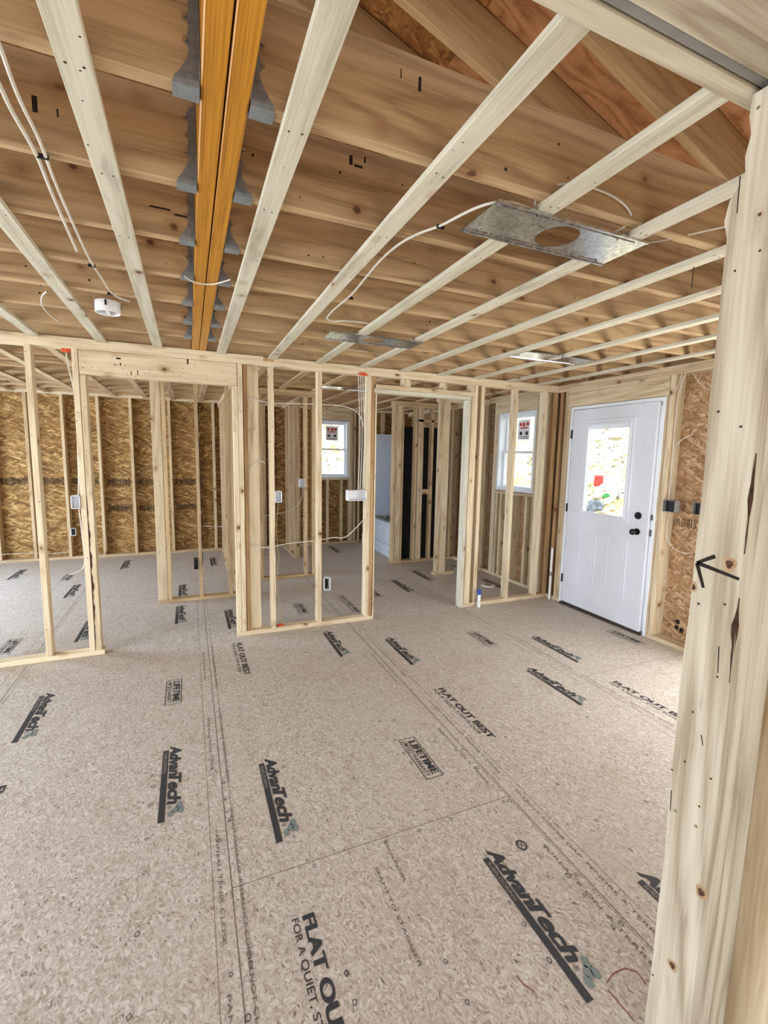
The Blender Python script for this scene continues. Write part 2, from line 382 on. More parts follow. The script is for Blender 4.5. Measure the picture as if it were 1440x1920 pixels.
# printed nail-line bands on the OSB (rows of short dark strokes)
def band_back(x0, x1, z):
    l = []; x = x0
    while x < x1:
        h = random.uniform(.07, .13)
        l.append(((x, yo-.0012, z-h/2), (x+.008, yo, z+h/2))); x += random.uniform(.010, .018)
    boxes('printed_band', l, 'mark', WB)
for x0, x1 in ((-2.43, -2.1), (-2.0, -1.68), (-1.58, -1.25), (-1.14, -.83), (-.72, -.32), (-.2, .1)):
    band_back(x0, x1, 1.14 if x0 < -1.2 else 1.12)
for x0, x1 in ((-1.14, -.83), (-.72, -.32), (-.2, .1)): band_back(x0, x1, .72)
l = []; y = 2.05
while y < 2.69:
    h = random.uniform(.05, .09); l.append(((xo-.0012, y, 1.07-h/2), (xo, y+.005, 1.07+h/2))); y += random.uniform(.012, .028)
boxes('printed_band', l, 'mark', WR)
l = []
for i in range(26):
    yy = random.uniform(2.3, 2.66); zz = random.uniform(.09, .21); l.append(((xo-.001, yy, zz), (xo, yy+random.choice((.006, .035)), zz+random.choice((.006, .04)))))
boxes('printed_stamp', l, 'mark', WR)
# ---- left and rear walls with their openings (light comes in through them)
WL = empty('wall_left', (XL, 0, 0), kind='structure')
boxes('sheathing', [((XL-.15, -2.9, 0), (XL-.14, .8, 2.6)), ((XL-.15, .8, 2.2), (XL-.14, 3, 2.6)), ((XL-.15, 3, 0), (XL-.14, 4.9, 2.6)), ((XL-.15, 4.9, 0), (XL-.14, 6.5, .7)), ((XL-.15, 4.9, 2.0), (XL-.14, 6.5, 2.6)), ((XL-.15, 6.5, 0), (XL-.14, YB+.15, 2.6))], 'osb_back', WL)
WF = empty('wall_front', (0, -2.9, 0), kind='structure')
boxes('sheathing', [((XL-.15, -2.92, 0), (-3, -2.9, 2.6)), ((-3, -2.92, 2.2), (2, -2.9, 2.6)), ((2, -2.92, 0), (xo, -2.9, 2.6))], 'osb_back', WF)

# ---- windows
def window(name, axis, c0, c1, z0, z1, d0, d1):
    """axis 'X': window in a wall of constant x (c = y range, d = x range); 'Y': constant y"""
    W = empty(name, (d0, c0, z0) if axis == 'X' else (c0, d0, z0), kind='structure')
    def b(n, ca, cb, za, zb, da, db, mat): 
        a, q = ((da, ca, za), (db, cb, zb)) if axis == 'X' else ((ca, da, za), (cb, db, zb))
        return boxes(n, [(a, q)], mat, W, bev=.002)
    def ring(n, ca, cb, za, zb, t_, da, db, mat, par=W):
        l = [(ca, ca+t_, za, zb), (cb-t_, cb, za, zb), (ca+t_, cb-t_, za, za+t_), (ca+t_, cb-t_, zb-t_, zb)]
        ll = [((da, p, r), (db, q, s)) if axis == 'X' else ((p, da, r), (q, db, s)) for p, q, r, s in l]
        return boxes(n, ll, mat, par)
    ring('frame', c0, c1, z0, z1, .035, d0, d1, 'vinyl')
    zm = (z0+z1)/2; dm = d1-.035
    lo = ring('sash', c0+.035, c1-.035, z0+.035, zm+.015, .03, dm-.03, dm, 'vinyl')
    up = ring('sash', c0+.035, c1-.035, zm-.015, z1-.035, .03, dm, dm+.03, 'vinyl')
    for s, za, zb, d in ((lo, z0+.065, zm-.015, dm-.016), (up, zm+.015, z1-.065, dm+.014)):
        a, q = ((d, c0+.065, za), (d+.004, c1-.065, zb)) if axis == 'X' else ((c0+.065, d, za), (c1-.065, d+.004, zb))
        g = boxes('pane', [(a, q)], 'glass', W)
    # sticker on the upper pane: white sheet, red heading, black squares and lines
    cm = (c0+c1)/2; zs = z1-.09; d = dm+.012
    L = []
    def r(ca, cb, za, zb, mi, k=0):
        L.append((((d-.0006-k, ca, za), (d-k, cb, zb), mi) if axis == 'X' else ((ca, d-.0006-k, za), (cb, d-k, zb), mi)))
    r(cm-.12, cm+.10, zs-.25, zs, 0)
    for i, u in enumerate((-.10, -.03, .03)): r(cm+u, cm+u+.045, zs-.075-.01*(i % 2), zs-.035, 1, .001)
    r(cm-.08, cm+.06, zs-.11, zs-.095, 1, .001)
    for u in (-.09, .02): r(cm+u, cm+u+.045, zs-.19, zs-.15, 2, .001)
    for k in range(3): r(cm-.1, cm+.08, zs-.212-k*.012, zs-.208-k*.012, 2, .001)
    boxes('sticker', L, ['white', 'red', 'black'], W)
window('window_1', 'X', 4.37, 5.09, 1.175, 2.172, X1+.005, X1+.14)
window('window_2', 'Y', 2.10, 2.648, 1.19, 2.19, YB+.03, YB+.14)

# ---- entry door (hinged on the far side, standing a few degrees ajar)
D = empty('door_1', (X1, 3.797, 0), kind='structure')
boxes('door_jamb', [((X1-.004, 3.80, 0), (xo, 3.832, 2.15)), ((X1-.004, 2.762, 0), (xo, 2.79, 2.15)), ((X1-.004, 2.79, 2.118), (xo, 3.80, 2.15))], 'vinyl', D, bev=.002)
boxes('door_stop', [((X1+.052, 2.785, 0), (xo, 2.835, 2.15)), ((X1+.052, 3.76, 0), (xo, 3.805, 2.15)), ((X1+.052, 2.8, 2.09), (xo, 3.8, 2.15))], 'vinyl', D)
boxes('threshold', [((X1-.03, 2.79, 0), (xo+.03, 3.80, .022))], 'sill', D, bev=.004)
th = math.radians(1.6); hy = 3.797
def dl(u, z, t_=0):   # u from hinge toward the latch, t_ toward the room
    return Vector((X1+.002 - u*math.sin(th) - t_*math.cos(th), hy - u*math.cos(th) + t_*math.sin(th), z))
slab_me = bmesh.new()
def dbox(bm, u0, u1, z0, z1, t0, t1, bev=0, mi=0): bbox(bm, (t0, u0, z0), (t1, u1, z1), bev, mi)
DM = Matrix(((-math.cos(th), -math.sin(th), 0, X1+.002), (math.sin(th), -math.cos(th), 0, hy), (0, 0, 1, 0), (0, 0, 0, 1)))
def dobj(name, bm, mats, par=D):
    me = done(bm, name); me.transform(DM); 
    me.flip_normals() if DM.determinant() < 0 else None
    return link(name, me, mats, par)
def frame_boxes(bm, u0, u1, z0, z1, w_, t0, t1, bev=0, mi=0):
    dbox(bm, u0, u0+w_, z0, z1, t0, t1, bev, mi); dbox(bm, u1-w_, u1, z0, z1, t0, t1, bev, mi)
    dbox(bm, u0+w_, u1-w_, z0, z0+w_, t0, t1, bev, mi); dbox(bm, u0+w_, u1-w_, z1-w_, z1, t0, t1, bev, mi)
bm = bmesh.new(); DW = .985
gu0, gu1, gz0, gz1 = .225, .735, 1.05, 1.955
dbox(bm, .003, gu0, .03, 2.112, -.044, 0); dbox(bm, gu1, DW, .03, 2.112, -.044, 0)
dbox(bm, gu0, gu1, .03, gz0, -.044, 0); dbox(bm, gu0, gu1, gz1, 2.112, -.044, 0)
SLAB = dobj('door_panel', bm, 'door')
bm = bmesh.new(); frame_boxes(bm, gu0-.045, gu1+.045, gz0-.03, gz1+.045, .045, -.002, .012, .004); frame_boxes(bm, gu0-.01, gu1+.01, gz0-.01, gz1+.01, .02, -.002, .017, .003)
dobj('glazing_frame', bm, 'door')
bm = bmesh.new(); dbox(bm, gu0+.008, gu1-.008, gz0+.008, gz1-.008, -.024, -.018); dobj('pane', bm, 'glass')
for u0 in (.19, .56):
    bm = bmesh.new(); frame_boxes(bm, u0, u0+.235, .29, .84, .018, -.002, .004, .002); dbox(bm, u0+.035, u0+.2, .325, .805, -.002, .003, .0029)
    dobj('raised_panel', bm, 'door')
bm = bmesh.new(); dbox(bm, gu0+.01, gu1-.01, gz1-.05, gz1-.005, -.03, -.012, .003); dobj('blind_rail', bm, 'vinyl')
for nm, u, z, r in (('deadbolt', .885, 1.098, .033), ('knob', .885, .95, .03)):
    p = dl(u, z, .006); cyl(nm, p, 'X', r, .014, 'black', D)
    if nm == 'knob':
        cyl('knob_stem', dl(u, z, .03), 'X', .012, .04, 'black', D); q = dl(u, z, .06)
        bm = bmesh.new(); bmesh.ops.create_uvsphere(bm, u_segments=20, v_segments=12, radius=.029)
        for v in bm.verts: v.co.x *= .75
        me = done(bm, 'knob_grip'); me.polygons.foreach_set('use_smooth', [True]*len(me.polygons)); link('knob_grip', me, 'black', D, q)
    else: cyl('thumb_turn', dl(u, z, .016), 'X', .02, .012, 'black', D)
for z in (1.863, 1.076, .29): boxes('hinge', [((X1-.014, 3.792, z-.045), (X1+.004, 3.806, z+.045))], 'black', D, bev=.002)
boxes('latch_plate', [((X1-.008, 2.786, .925), (X1+.03, 2.794, .985)), ((X1-.008, 2.786, 1.07), (X1+.03, 2.794, 1.12))], 'black', D)

# outside: the bank the windows look onto
bm = bmesh.new(); n = 70; V = {}
for i in range(n+1):
    for j in range(n+1):
        x = -12+i*(32/n); y = -8+j*(30/n)
        d = max(x-4.3, y-8.4)
        z = -.35 if d < .3 else -.35 + min(3.8, .42*(d-.3)) + .25*math.sin(x*1.7+y)*min(1, d/4) + random.uniform(-.08, .08)
        V[i, j] = bm.verts.new((x, y, z))
for i in range(n):
    for j in range(n): bm.faces.new((V[i, j], V[i+1, j], V[i+1, j+1], V[i, j+1]))
link('ground', done(bm, 'ground'), 'ground')['kind'] = 'structure'
def hill(x, y):
    d = max(x-4.3, y-8.4); return -.35 if d < .3 else -.35 + min(3.8, .42*(d-.3)) + .25*math.sin(x*1.7+y)*min(1, d/4)
def on_hill(px, py):
    d = pix(px, py, 0, 6.0)-CAM; t_ = 1.0
    while t_ < 4 and (CAM+d*t_).z > hill((CAM+d*t_).x, (CAM+d*t_).y): t_ += .01
    return CAM+d*t_
def outside(px, py, x, name, mat, s, label, cat):
    p = on_hill(px, py); z = hill(p.x, p.y)
    bm = bmesh.new(); bbox(bm, (-s*.5, -s*.5, -.08), (s*.5, s*.5, s*1.1), .03)
    bmesh.ops.subdivide_edges(bm, edges=bm.edges, cuts=1)
    tag(link(name, done(bm, name), mat, None, p), label, cat)
outside(1122, 906, 7.2, 'red_crate', 'red', .15, 'red box lying on the bank outside the entry door glass', 'crate')
def heap(name, c, s, mat, label, cat):
    bm = bmesh.new(); bmesh.ops.create_icosphere(bm, subdivisions=3, radius=1)
    for v in bm.verts:
        k = 1+.18*math.sin(v.co.x*7+v.co.y*5)+.12*math.sin(v.co.z*11+v.co.x*3)
        v.co = Vector((v.co.x*s[0]*k, v.co.y*s[1]*k, v.co.z*s[2]*k))
    tag(link(name, done(bm, name), mat, None, c), label, cat)
p = on_hill(1137, 932); heap('bundled_cloth', p, (.06, .08, .07), 'green', 'small green bundle lying below the red box outside the door glass', 'cloth bundle')
p = on_hill(1115, 958); heap('boulder', p, (.16, .16, .2), 'bluerock', 'grey rock outside, seen at the bottom of the door glass', 'rock')

# ================================================================== CEILING FRAME
ORD = ['first', 'second', 'third', 'fourth', 'fifth', 'sixth', 'seventh', 'eighth', 'ninth', 'tenth', 'eleventh', 'twelfth']
BX0, BX1 = .05, .155
beam = empty('support_beam', (BX0, .6, ZC), 'orange-brown laminated double beam running away overhead to the stud wall', 'beam')
B('beam_ply', BX0, (BX0+BX1)/2-.002, .55, Y0+TW, ZC+.001, 2.69, 'lvl', beam, 'Y', .003)
B('beam_ply', (BX0+BX1)/2+.002, BX1, .55, Y0+TW, ZC+.001, 2.69, 'lvl', beam, 'Y', .003)
JY = [1.20+.405*k for k in range(7)]
ZT = ZC+.238
for k, y in enumerate(JY):
    for side in (0, 1):
        x0, x1 = (XL, BX0-.003) if side == 0 else (BX1+.003, X1+.09)
        dots = [(random.uniform(-(x1-x0)/2, (x1-x0)/2), random.uniform(-.1, .1), 'F', random.uniform(.002, .006)) for _ in range(14)]
        B('ceiling_joist', x0, x1, y, y+T, ZC, ZT, 'joist', None, 'X', .003, dots,
          label='wide spruce ceiling joist %s of the orange beam, %s in depth counting from the camera' % (('left', 'right')[side], ORD[k]), cat='joist',
          group='ceiling joists hung on the orange beam')
BJ = [Y0+TW+.33+.405*k for k in range(9)]
JO = [o for o in bpy.data.objects if o.name.startswith('ceiling_joist')]
def jmark(px, py, k, w_, h_, side=1, mat='mark', name='ink_mark'):
    q = pix(px, py, 1, JY[k]); o = [o for o in JO if abs(o.location.y-JY[k]-T/2) < .01 and (o.location.x > 0) == (side > 0)][0]
    boxes(name, [((q.x-w_/2, q.y-.0006, q.z-h_/2), (q.x+w_/2, q.y+.001, q.z+h_/2))], mat, o, loc=tuple(q))
for a in ((787, 158, 0, .008, .035), (752, 138, 0, .003, .022), (658, 300, 1, .012, .03), (672, 312, 1, .03, .008), (684, 300, 1, .006, .02), (566, 505, 4, .012, .05), (566, 398, 3, .004, .03), (870, 250, 0, .003, .03), (65, 195, 1, .012, .04, -1), (108, 212, 1, .004, .02, -1), (300, 390, 2, .07, .006, -1), (340, 405, 2, .05, .006, -1)): jmark(*a)
for k, y in enumerate(BJ):
    B('ceiling_joist', XL, X1+.09, y, y+T, ZC, ZT, 'joist', None, 'X', .003, label='ceiling joist over the back rooms, %s behind the front stud wall' % ORD[k], cat='joist', group='ceiling joists over the back rooms')
# rim / blocking line above the front wall
for a, b_, s in ((XL, BX0-.005, 'left'), (BX1+.005, X1+.09, 'right')):
    B('ceiling_joist', a, b_, Y0+.03, Y0+.03+T, ZC, ZT, 'joist', None, 'X', label='ceiling joist sitting on top of the front stud wall, %s of the beam' % s, cat='joist', group='ceiling joists hung on the orange beam')
# rafters above the joists
bmR = None
for k, y in enumerate([JY[0]-.405]+JY[:5]):
    for sgn in (1,):
        x0, x1 = .15, 4.2
        L = math.hypot(x1-x0, (x1-x0)/3)
        bm = bmesh.new(); bbox(bm, (-L/2, -T/2, -.12), (L/2, T/2, .12), .002)
        zc = 2.61+(X1-(x0+x1)/2)/3+.127
        o = link('roof_rafter', done(bm, 'roof_rafter'), 'rafter', None, ((x0+x1)/2, y+T+.022, zc), (0, math.atan(1/3), 0))
        tag(o, 'sloping roof rafter above the right-hand joists, %s in depth from the camera' % ORD[k], 'rafter', 'roof rafters above the right-hand joists')
# joist hangers
def hanger(y, side, k):
    s = -1 if side == 0 else 1
    xb = BX0 if side == 0 else BX1
    H = empty('joist_hanger', (xb, y+T/2, ZC), '%s galvanised joist hanger from the camera on the %s face of the orange beam' % (ORD[k], ('left', 'right')[side]), 'joist hanger', 'joist hangers on the orange beam')
    def X(u): return xb+s*u
    def bx(a, b_): return ((min(X(a[0]), X(b_[0])), a[1], a[2]), (max(X(a[0]), X(b_[0])), b_[1], b_[2]))
    boxes('seat', [bx((.002, y-.004, ZC-.004), (.058, y+T+.004, ZC-.0005)), bx((.002, y-.0045, ZC-.004), (.054, y-.002, ZC+.012)), bx((.002, y+T+.002, ZC-.004), (.058, y+T+.0045, ZC+.018))], 'galv_seat', H)
    for yy, n_ in ((y-.0035, -1), (y+T+.0035, 1)):
        prof = [(0, .008), (.054, .008), (.046, .018), (.028, .046), (.022, .07), (.030, .085), (.024, .10), (.022, .12), (.029, .13), (.022, .145), (.022, .17), (.029, .18), (.02, .2), (.02, .21), (0, .21)]
        bm = bmesh.new()
        a = [bm.verts.new((X(u), yy-.0012, ZC+v)) for u, v in prof]; b_ = [bm.verts.new((X(u), yy+.0012, ZC+v)) for u, v in prof]
        bm.faces.new(a); bm.faces.new(b_[::-1])
        for i in range(len(a)): j = (i+1) % len(a); bm.faces.new((a[i], b_[i], b_[j], a[j]))
        link('side_plate', done(bm, 'side_plate'), 'galv_dark', H)
    boxes('face_flange', [bx((.001, y-.032, ZC+.01), (.004, y-.004, ZC+.21)), bx((.001, y+T+.004, ZC+.01), (.004, y+T+.032, ZC+.21))], 'galv_dark', H)
    for v in (.085, .13, .18): cyl('nail', (X(.03), y-.007, ZC+v), 'Y', .0048, .008, 'nail', H, 10)
for k, y in enumerate(JY):
    for side in (0, 1): hanger(y, side, k)
# strapping (1x3 furring) under the joists
def strap(xc, ya, yb, label, group, mat='strip'):
    L = yb-ya; yc = (ya+yb)/2; dots = []
    for y in JY+BJ:
        if ya < y < yb:
            for u in (-.014, .014): dots.append((y+.019-yc+random.uniform(-.008, .008), u+random.uniform(-.004, .004), 'D', .0034))
    for _ in range(int(L*4)): dots.append((random.uniform(-L/2, L/2), random.uniform(-.025, .025), 'D', random.uniform(.001, .003)))
    return B('furring_strip', xc-.0325, xc+.0325, ya, yb, ZC-.0195, ZC-.0005, mat, None, 'Y', .0015, dots, label=label, cat='furring strip', group=group)
LX = [-.19, -.56, -.97, -1.37, -1.78, -2.2]; RX = [.265+.405*k for k in range(9)]
G1 = 'pale furring strips under the front room ceiling'; G2 = 'furring strips over the back rooms'
for k, x in enumerate(LX): strap(x, .72, Y0-.002, 'pale furring strip nailed under the joists, %s to the left of the orange beam' % ORD[k], G1)
for k, x in enumerate(RX): strap(x, .72, Y0-.002, 'pale furring strip nailed under the joists, %s to the right of the orange beam' % ORD[k], G1)
for k, x in enumerate([-2.6, -2.2, -1.78, -1.37, -.97, -.56, -.19, .2]+RX[1:]): strap(x, Y0+TW+.002, YB-.002, 'furring strip under the back room ceiling, %s counting from the left' % (ORD+['thirteenth', 'fourteenth', 'fifteenth', 'sixteenth'])[k], G2, 'backwood')
for x in (-2.65, -3.05, -3.45): pass

# near opening: built-up header overhead and the post at right
H = empty('opening_header', (1, .65, 2.37), 'built-up double header with a rough grey gap, overhead at the near top right', 'header')
HZ = 2.375
B('header_ply', XL, X1, .682, .722, HZ, 2.62, 'post', H, 'X', .003)
B('header_ply', XL, X1, .60, .655, HZ, 2.62, 'post', H, 'X', .003)
B('spacer_board', XL, X1, .659, .678, HZ+.008, 2.6, 'greyblock', H, 'X', .001)
PX = 1.12
P = empty('corner_post', (PX, .6, 0), 'large near wooden post at right with a black marker arrow and knots', 'post')
def knot(parent, y, z, ry, rz):
    bm = bmesh.new()
    for mi, k, e in ((0, 1, .0), (1, .55, .0006)):
        g = bmesh.ops.create_circle(bm, cap_ends=True, segments=20, radius=1)
        for v in g['verts']:
            a = math.atan2(v.co.y, v.co.x); q = k*(1+.12*math.sin(3*a+y*50))
            v.co = Vector((-.0006-e, math.cos(a)*ry*q, math.sin(a)*rz*q))
        for f in {f for v in g['verts'] for f in v.link_faces}: f.material_index = mi
    me = bpy.data.meshes.new('knot'); bm.to_mesh(me); bm.free()
    link('knot', me, [M['knot_outer'], M['knot_inner']], parent, (PX, y, z))
M['knot_outer'] = wood('knot_ring', 'b79d7a', '947250', .5, 2, 0); M['knot_inner'] = plain('knot_heart', '5a3c28', .9, nv=.2, ns=90)
# main stud of the post: outline with waney far edge near the top
bm = bmesh.new(); prof = []
N = 60
for i in range(N+1):
    z = i/N*2.37
    e = .706
    if z > 2.16: e = .706-.020*min(1, (z-2.16)/.06)+.004*math.sin(z*90)
    if 2.10 < z < 2.19: e += .012*math.sin((z-2.10)/.09*math.pi)
    e += .0022*math.sin(z*7+1)+.0012*math.sin(z*19)
    n_ = .600 + .0035*math.sin(z*5) - (.008 if z < .9 else 0)*min(1, (.9-z))
    prof.append((z, e, n_))
rows = []
for z, e, n_ in prof:
    rows.append([bm.verts.new(p) for p in ((PX-PX, n_, z), (0, e, z), (.038, e+.002, z), (.038, n_, z))])
for a, b_ in zip(rows, rows[1:]):
    for i in range(4): bm.faces.new((a[i], a[(i+1) % 4], b_[(i+1) % 4], b_[i]))
bm.faces.new(rows[0]); bm.faces.new(rows[-1])
me = done(bm, 'post_stud')
me.transform(Matrix.Translation((0, -.655, -1.185))); me.transform(Matrix.Rotation(math.pi/2, 4, 'Y'))  # local X along length
o = link('post_stud', me, 'post', P, (PX, .655, 1.185), (0, -math.pi/2, 0))
B('post_stud', PX+.040, PX+.078, .604, .70, 0, 2.37, 'post', P, 'Z', .002, wob=.0)
B('post_stud', PX+.080, PX+.1665, .606, .70, 0, 2.37, 'post', P, 'Z', .002)
B('post_stud', 1.288, 1.326, .44, .66, 0, 2.37, 'stud', P, 'Z', .003)
def onpost(px, py): q = pix(px, py, 0, PX); return q.y, q.z
for px, py, a, c in ((1368, 1058, .011, .013), (1301, 1101, .006, .010), (1315, 1673, .011, .012), (1261, 1810, .010, .011), (1425, 402, .0045, .0045)):
    y, z = onpost(px, py); knot(P, y, z, a*1.3, c*1.35)
def flatmark(name, pts, wd, mat, parent, off=.001):
    """marker strokes on the post's left face: pts in (px,py)"""
    for a, b_ in zip(pts, pts[1:]):
        (ya, za), (yb, zb) = onpost(*a), onpost(*b_)
        d = Vector((0, yb-ya, zb-za)); n_ = Vector((0, -d.z, d.y)).normalized()*wd/2
        bm = bmesh.new(); c = Vector((0, ya, za))
        q = [Vector((0, 0, 0))+n_, Vector((0, 0, 0))-n_, d-n_*.7, d+n_*.7]
        f1 = [bm.verts.new(v+Vector((-off, 0, 0))) for v in q]; f2 = [bm.verts.new(v) for v in q]
        bm.faces.new(f1); bm.faces.new(f2[::-1])
        for i in range(4): bm.faces.new((f1[i], f1[(i+1) % 4], f2[(i+1) % 4], f2[i]))
        link(name, done(bm, name), mat, parent, (PX, ya, za))
flatmark('marker_arrow', [(1341, 1043), (1307, 1055), (1386, 1086)], .0095, 'mark', P)
flatmark('marker_arrow', [(1307, 1056), (1319, 1102)], .009, 'mark', P)
for a, b_ in (((1348, 1212), (1346, 1262)), ((1315, 1378), (1318, 1398)), ((1259, 1482), (1257, 1520)), ((1301, 500), (1297, 540)), ((1388, 330), (1382, 400))): flatmark('crack', [a, b_], .0022, 'mark', P, .0007)
for px, py in ((1347, 772), (1389, 800), (1310, 1132), (1359, 1133)):
    y, z = onpost(px, py); cyl('nail', (PX, y, z), 'X', .0032, .003, 'black', P, 6)
for px, py in ((1266, 1520), (1305, 1549), (1422, 202)):
    y, z = onpost(px, py); cyl('nail', (PX, y, z), 'X', .0034, .004, 'nail', P, 12)
for px, py in ((1345, 1269), (1299, 1335), (1333, 1460), (1284, 1428), (1311, 1512), (1260, 1443), (1224, 1828), (1378, 508), (1425, 470)):
    y, z = onpost(px, py); cyl('nail', (PX, y, z), 'X', .0026, .0016, 'bark', P, 8)
# bark-edged strip down the near corner of the post
def bark(parent, x, y, z0, z1, w0, seedv, axis='Y'):
    bm = bmesh.new(); rows = []; n_ = int((z1-z0)/.02)
    for i in range(n_+1):
        z = z0+(z1-z0)*i/n_; f = math.sin(math.pi*i/n_)
        w_ = w0*f*(.6+.4*math.sin(z*31+seedv)+.25*math.sin(z*77+seedv))
        w_ = max(w_, .0006)
        rows.append([bm.verts.new((dx, dy, z-z0)) for dx, dy in ((-w_*.12, w_), (-.0015, -.0005), (w_*1.1, -.0015), (w_*.5, w_*.5))])
    for a, b_ in zip(rows, rows[1:]):
        for i in range(4): bm.faces.new((a[i], a[(i+1) % 4], b_[(i+1) % 4], b_[i]))
    bm.faces.new(rows[0]); bm.faces.new(rows[-1])
    link('bark_edge', done(bm, 'bark_edge'), 'bark', parent, (x, y, z0))
bark(P, PX, .6, 1.10, 1.30, .008, 1); bark(P, PX, .6, 1.40, 1.62, .005, 4)
ws = boxes('pencil_writing', [((1.2862, .50, .92), (1.287, .505, .96)), ((1.2862, .52, .92), (1.287, .525, .965)), ((1.2862, .49, .94), (1.287, .53, .944)), ((1.2862, .51, .87), (1.287, .515, .905)), ((1.2862, .495, .885), (1.287, .53, .889))], 'ink', P)

# ================================================================== FRONT STUD WALL
yb_ = Y0+TW
def stud(par, x0, z0=T, z1=2.324, mat='stud', y0=Y0, d=TW, w_=T, name='stud', wob=0, ax='Z'):
    L = z1-z0
    dots = [(random.uniform(-L/2, L/2), random.uniform(-.012, .012), 'F', random.uniform(.0015, .004)) for _ in range(7)]
    return B(name, x0, x0+w_, y0, y0+d, z0, z1, mat, par, ax, .002, dots, wob=wob)
F = empty('stud_wall', (0, Y0, 0), 'long bare stud wall crossing the middle of the room, with a wide header and a doorway', 'stud wall')
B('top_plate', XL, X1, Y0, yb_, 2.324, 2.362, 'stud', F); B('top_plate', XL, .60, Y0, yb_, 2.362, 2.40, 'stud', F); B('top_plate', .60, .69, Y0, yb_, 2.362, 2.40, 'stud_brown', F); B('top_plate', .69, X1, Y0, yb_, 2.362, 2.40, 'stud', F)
B('bottom_plate', XL, -.655, Y0, yb_, 0, T, 'stud', F); B('bottom_plate', .35, 1.625, Y0, yb_, 0, T, 'stud', F); B('bottom_plate', 2.66, X1, Y0, yb_, 0, T, 'stud', F)
for x in (-3.1, -2.7, -2.25, -1.85, -1.44, -1.035, -.755): stud(F, x)
stud(F, -.713, z1=2.144, mat='stud'); B('header', -.713, .385, Y0, yb_-.01, 2.146, 2.322, 'stud', F, 'X', .002, [(random.uniform(-.53, .53), random.uniform(-.08, .08), 'F', .003) for _ in range(26)])
hd = [o for o in bpy.data.objects if o.name.startswith('header') and o.parent == F][0]
for px, py, w_, h_ in ((222, 672, .03, .012), (226, 683, .008, .02), (216, 684, .02, .005), (246, 700, .006, .03), (258, 699, .006, .035), (352, 678, .012, .04)):
    q = pix(px, py, 1, Y0); boxes('surface_mark', [((q.x-w_/2, Y0-.0008, q.z-h_/2), (q.x+w_/2, Y0+.001, q.z+h_/2))], 'bark', hd, loc=(q.x, Y0, q.z))
bark(F, -.713, Y0, .06, 1.25, .011, 3)
stud(F, .350, z1=2.144); stud(F, .390)
stud(F, .436, mat='stud_brown', y0=Y0+.03, d=.085, w_=.03); stud(F, .470, y0=Y0+.062, d=.04, w_=.092, mat='stud', wob=.002)  # narrow recessed stud: brown wood, darkened in colour for the shade it stands in
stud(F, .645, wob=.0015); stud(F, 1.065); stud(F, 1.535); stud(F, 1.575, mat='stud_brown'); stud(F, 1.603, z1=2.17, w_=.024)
B('rough_header', 1.60, 2.70, Y0, yb_, 2.215, 2.253, 'stud', F, 'X'); B('rough_header', 1.60, 2.66, Y0-.003, yb_, 2.174, 2.213, 'strip', F, 'X')
for x in (1.90, 1.935, 2.33, 2.655): stud(F, x, z0=2.254)
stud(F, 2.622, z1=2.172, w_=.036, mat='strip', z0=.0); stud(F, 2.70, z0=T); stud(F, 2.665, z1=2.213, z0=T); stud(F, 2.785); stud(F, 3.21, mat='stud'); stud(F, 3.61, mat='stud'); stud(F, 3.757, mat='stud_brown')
l = []
for k in range(22): z = .9+k*.065; l.append(((X1-.001, 4.02, z), (X1, 4.045, z+random.uniform(.02, .045))))
# closets and rear partitions
def part(name, x0, x1, y, studs, label, wide=(), mat='backwood', top=2.40, zt=2.38):
    W = empty(name, ((x0+x1)/2, y, 0), label, 'stud wall')
    B('bottom_plate', x0, x1, y, y+TW, 0, T, mat, W, 'X'); B('top_plate', x0, x1, y, y+TW, zt-.076, zt-T, mat, W, 'X'); B('top_plate', x0, x1, y, y+TW, zt-T, zt, mat, W, 'X')
    for x in studs: stud(W, x, z1=zt-.076, mat=mat, y0=y)
    for x in wide: stud(W, x, z1=zt-.076, mat='stud', y0=y-.0, d=T, w_=.089)
    return W
C1 = part('stud_wall', -.335, .45, 5.22, (-.24, .375), 'short closet stud wall seen through the wide headered opening, with a bark-edged stud', wide=(-.335,))
stud(C1, .07, z1=2.30, mat='backwood', y0=5.22, wob=.006); bark(C1, .104, 5.216, .25, 2.2, .022, 6)
part('stud_wall', .80, 1.52, 5.78, (.80, 1.357, 1.455), 'short stud wall behind the middle framing bay, left of the far window')
C3 = part('stud_wall', 2.72, X1, 6.10, (2.735, 2.86, 3.08, 3.35, 3.58, 3.70), 'stud wall backing the bathtub surround at the far end of the hallway', wide=(2.78, 3.13))
B('blocking', 3.222, 3.35, 6.10, 6.188, 1.03, 1.106, 'backwood', C3, 'X'); B('blocking', 3.1, 3.58, 6.10, 6.188, 2.10, 2.138, 'backwood', C3, 'X')
part('stud_wall', 3.02, X1, 5.30, (3.045, 3.145, 3.74), 'short stud wall between bathroom and hallway, ending in a double stud', wide=(3.085,), mat='stud')
# side partition along y behind the closet
W = empty('stud_wall', (.45, 6.6, 0), 'deep side stud wall running back from the closet to the sheathed wall', 'stud wall')
B('bottom_plate', .45, .54, 5.32, YB, 0, T, 'backwood', W); B('top_plate', .45, .54, 5.32, YB, 2.304, 2.342, 'backwood', W); B('top_plate', .45, .54, 5.32, YB, 2.342, 2.38, 'backwood', W)
for k in range(6): B('stud', .45, .54, 5.4+k*.42, 5.4+k*.42+T, T, 2.304, 'backwood', W, 'Z')
W = empty('stud_wall', (1.5, 7, 0), 'back stud wall with a wide flat stud left of the far window', 'stud wall')
B('bottom_plate', 1.46, 1.55, 6.9, YB, 0, T, 'backwood', W); B('top_plate', 1.46, 1.55, 6.9, YB, 2.342, 2.38, 'backwood', W)
for y in (6.9, 7.3, 7.55): B('stud', 1.46, 1.55, y, y+T, T, 2.342, 'backwood', W, 'Z')
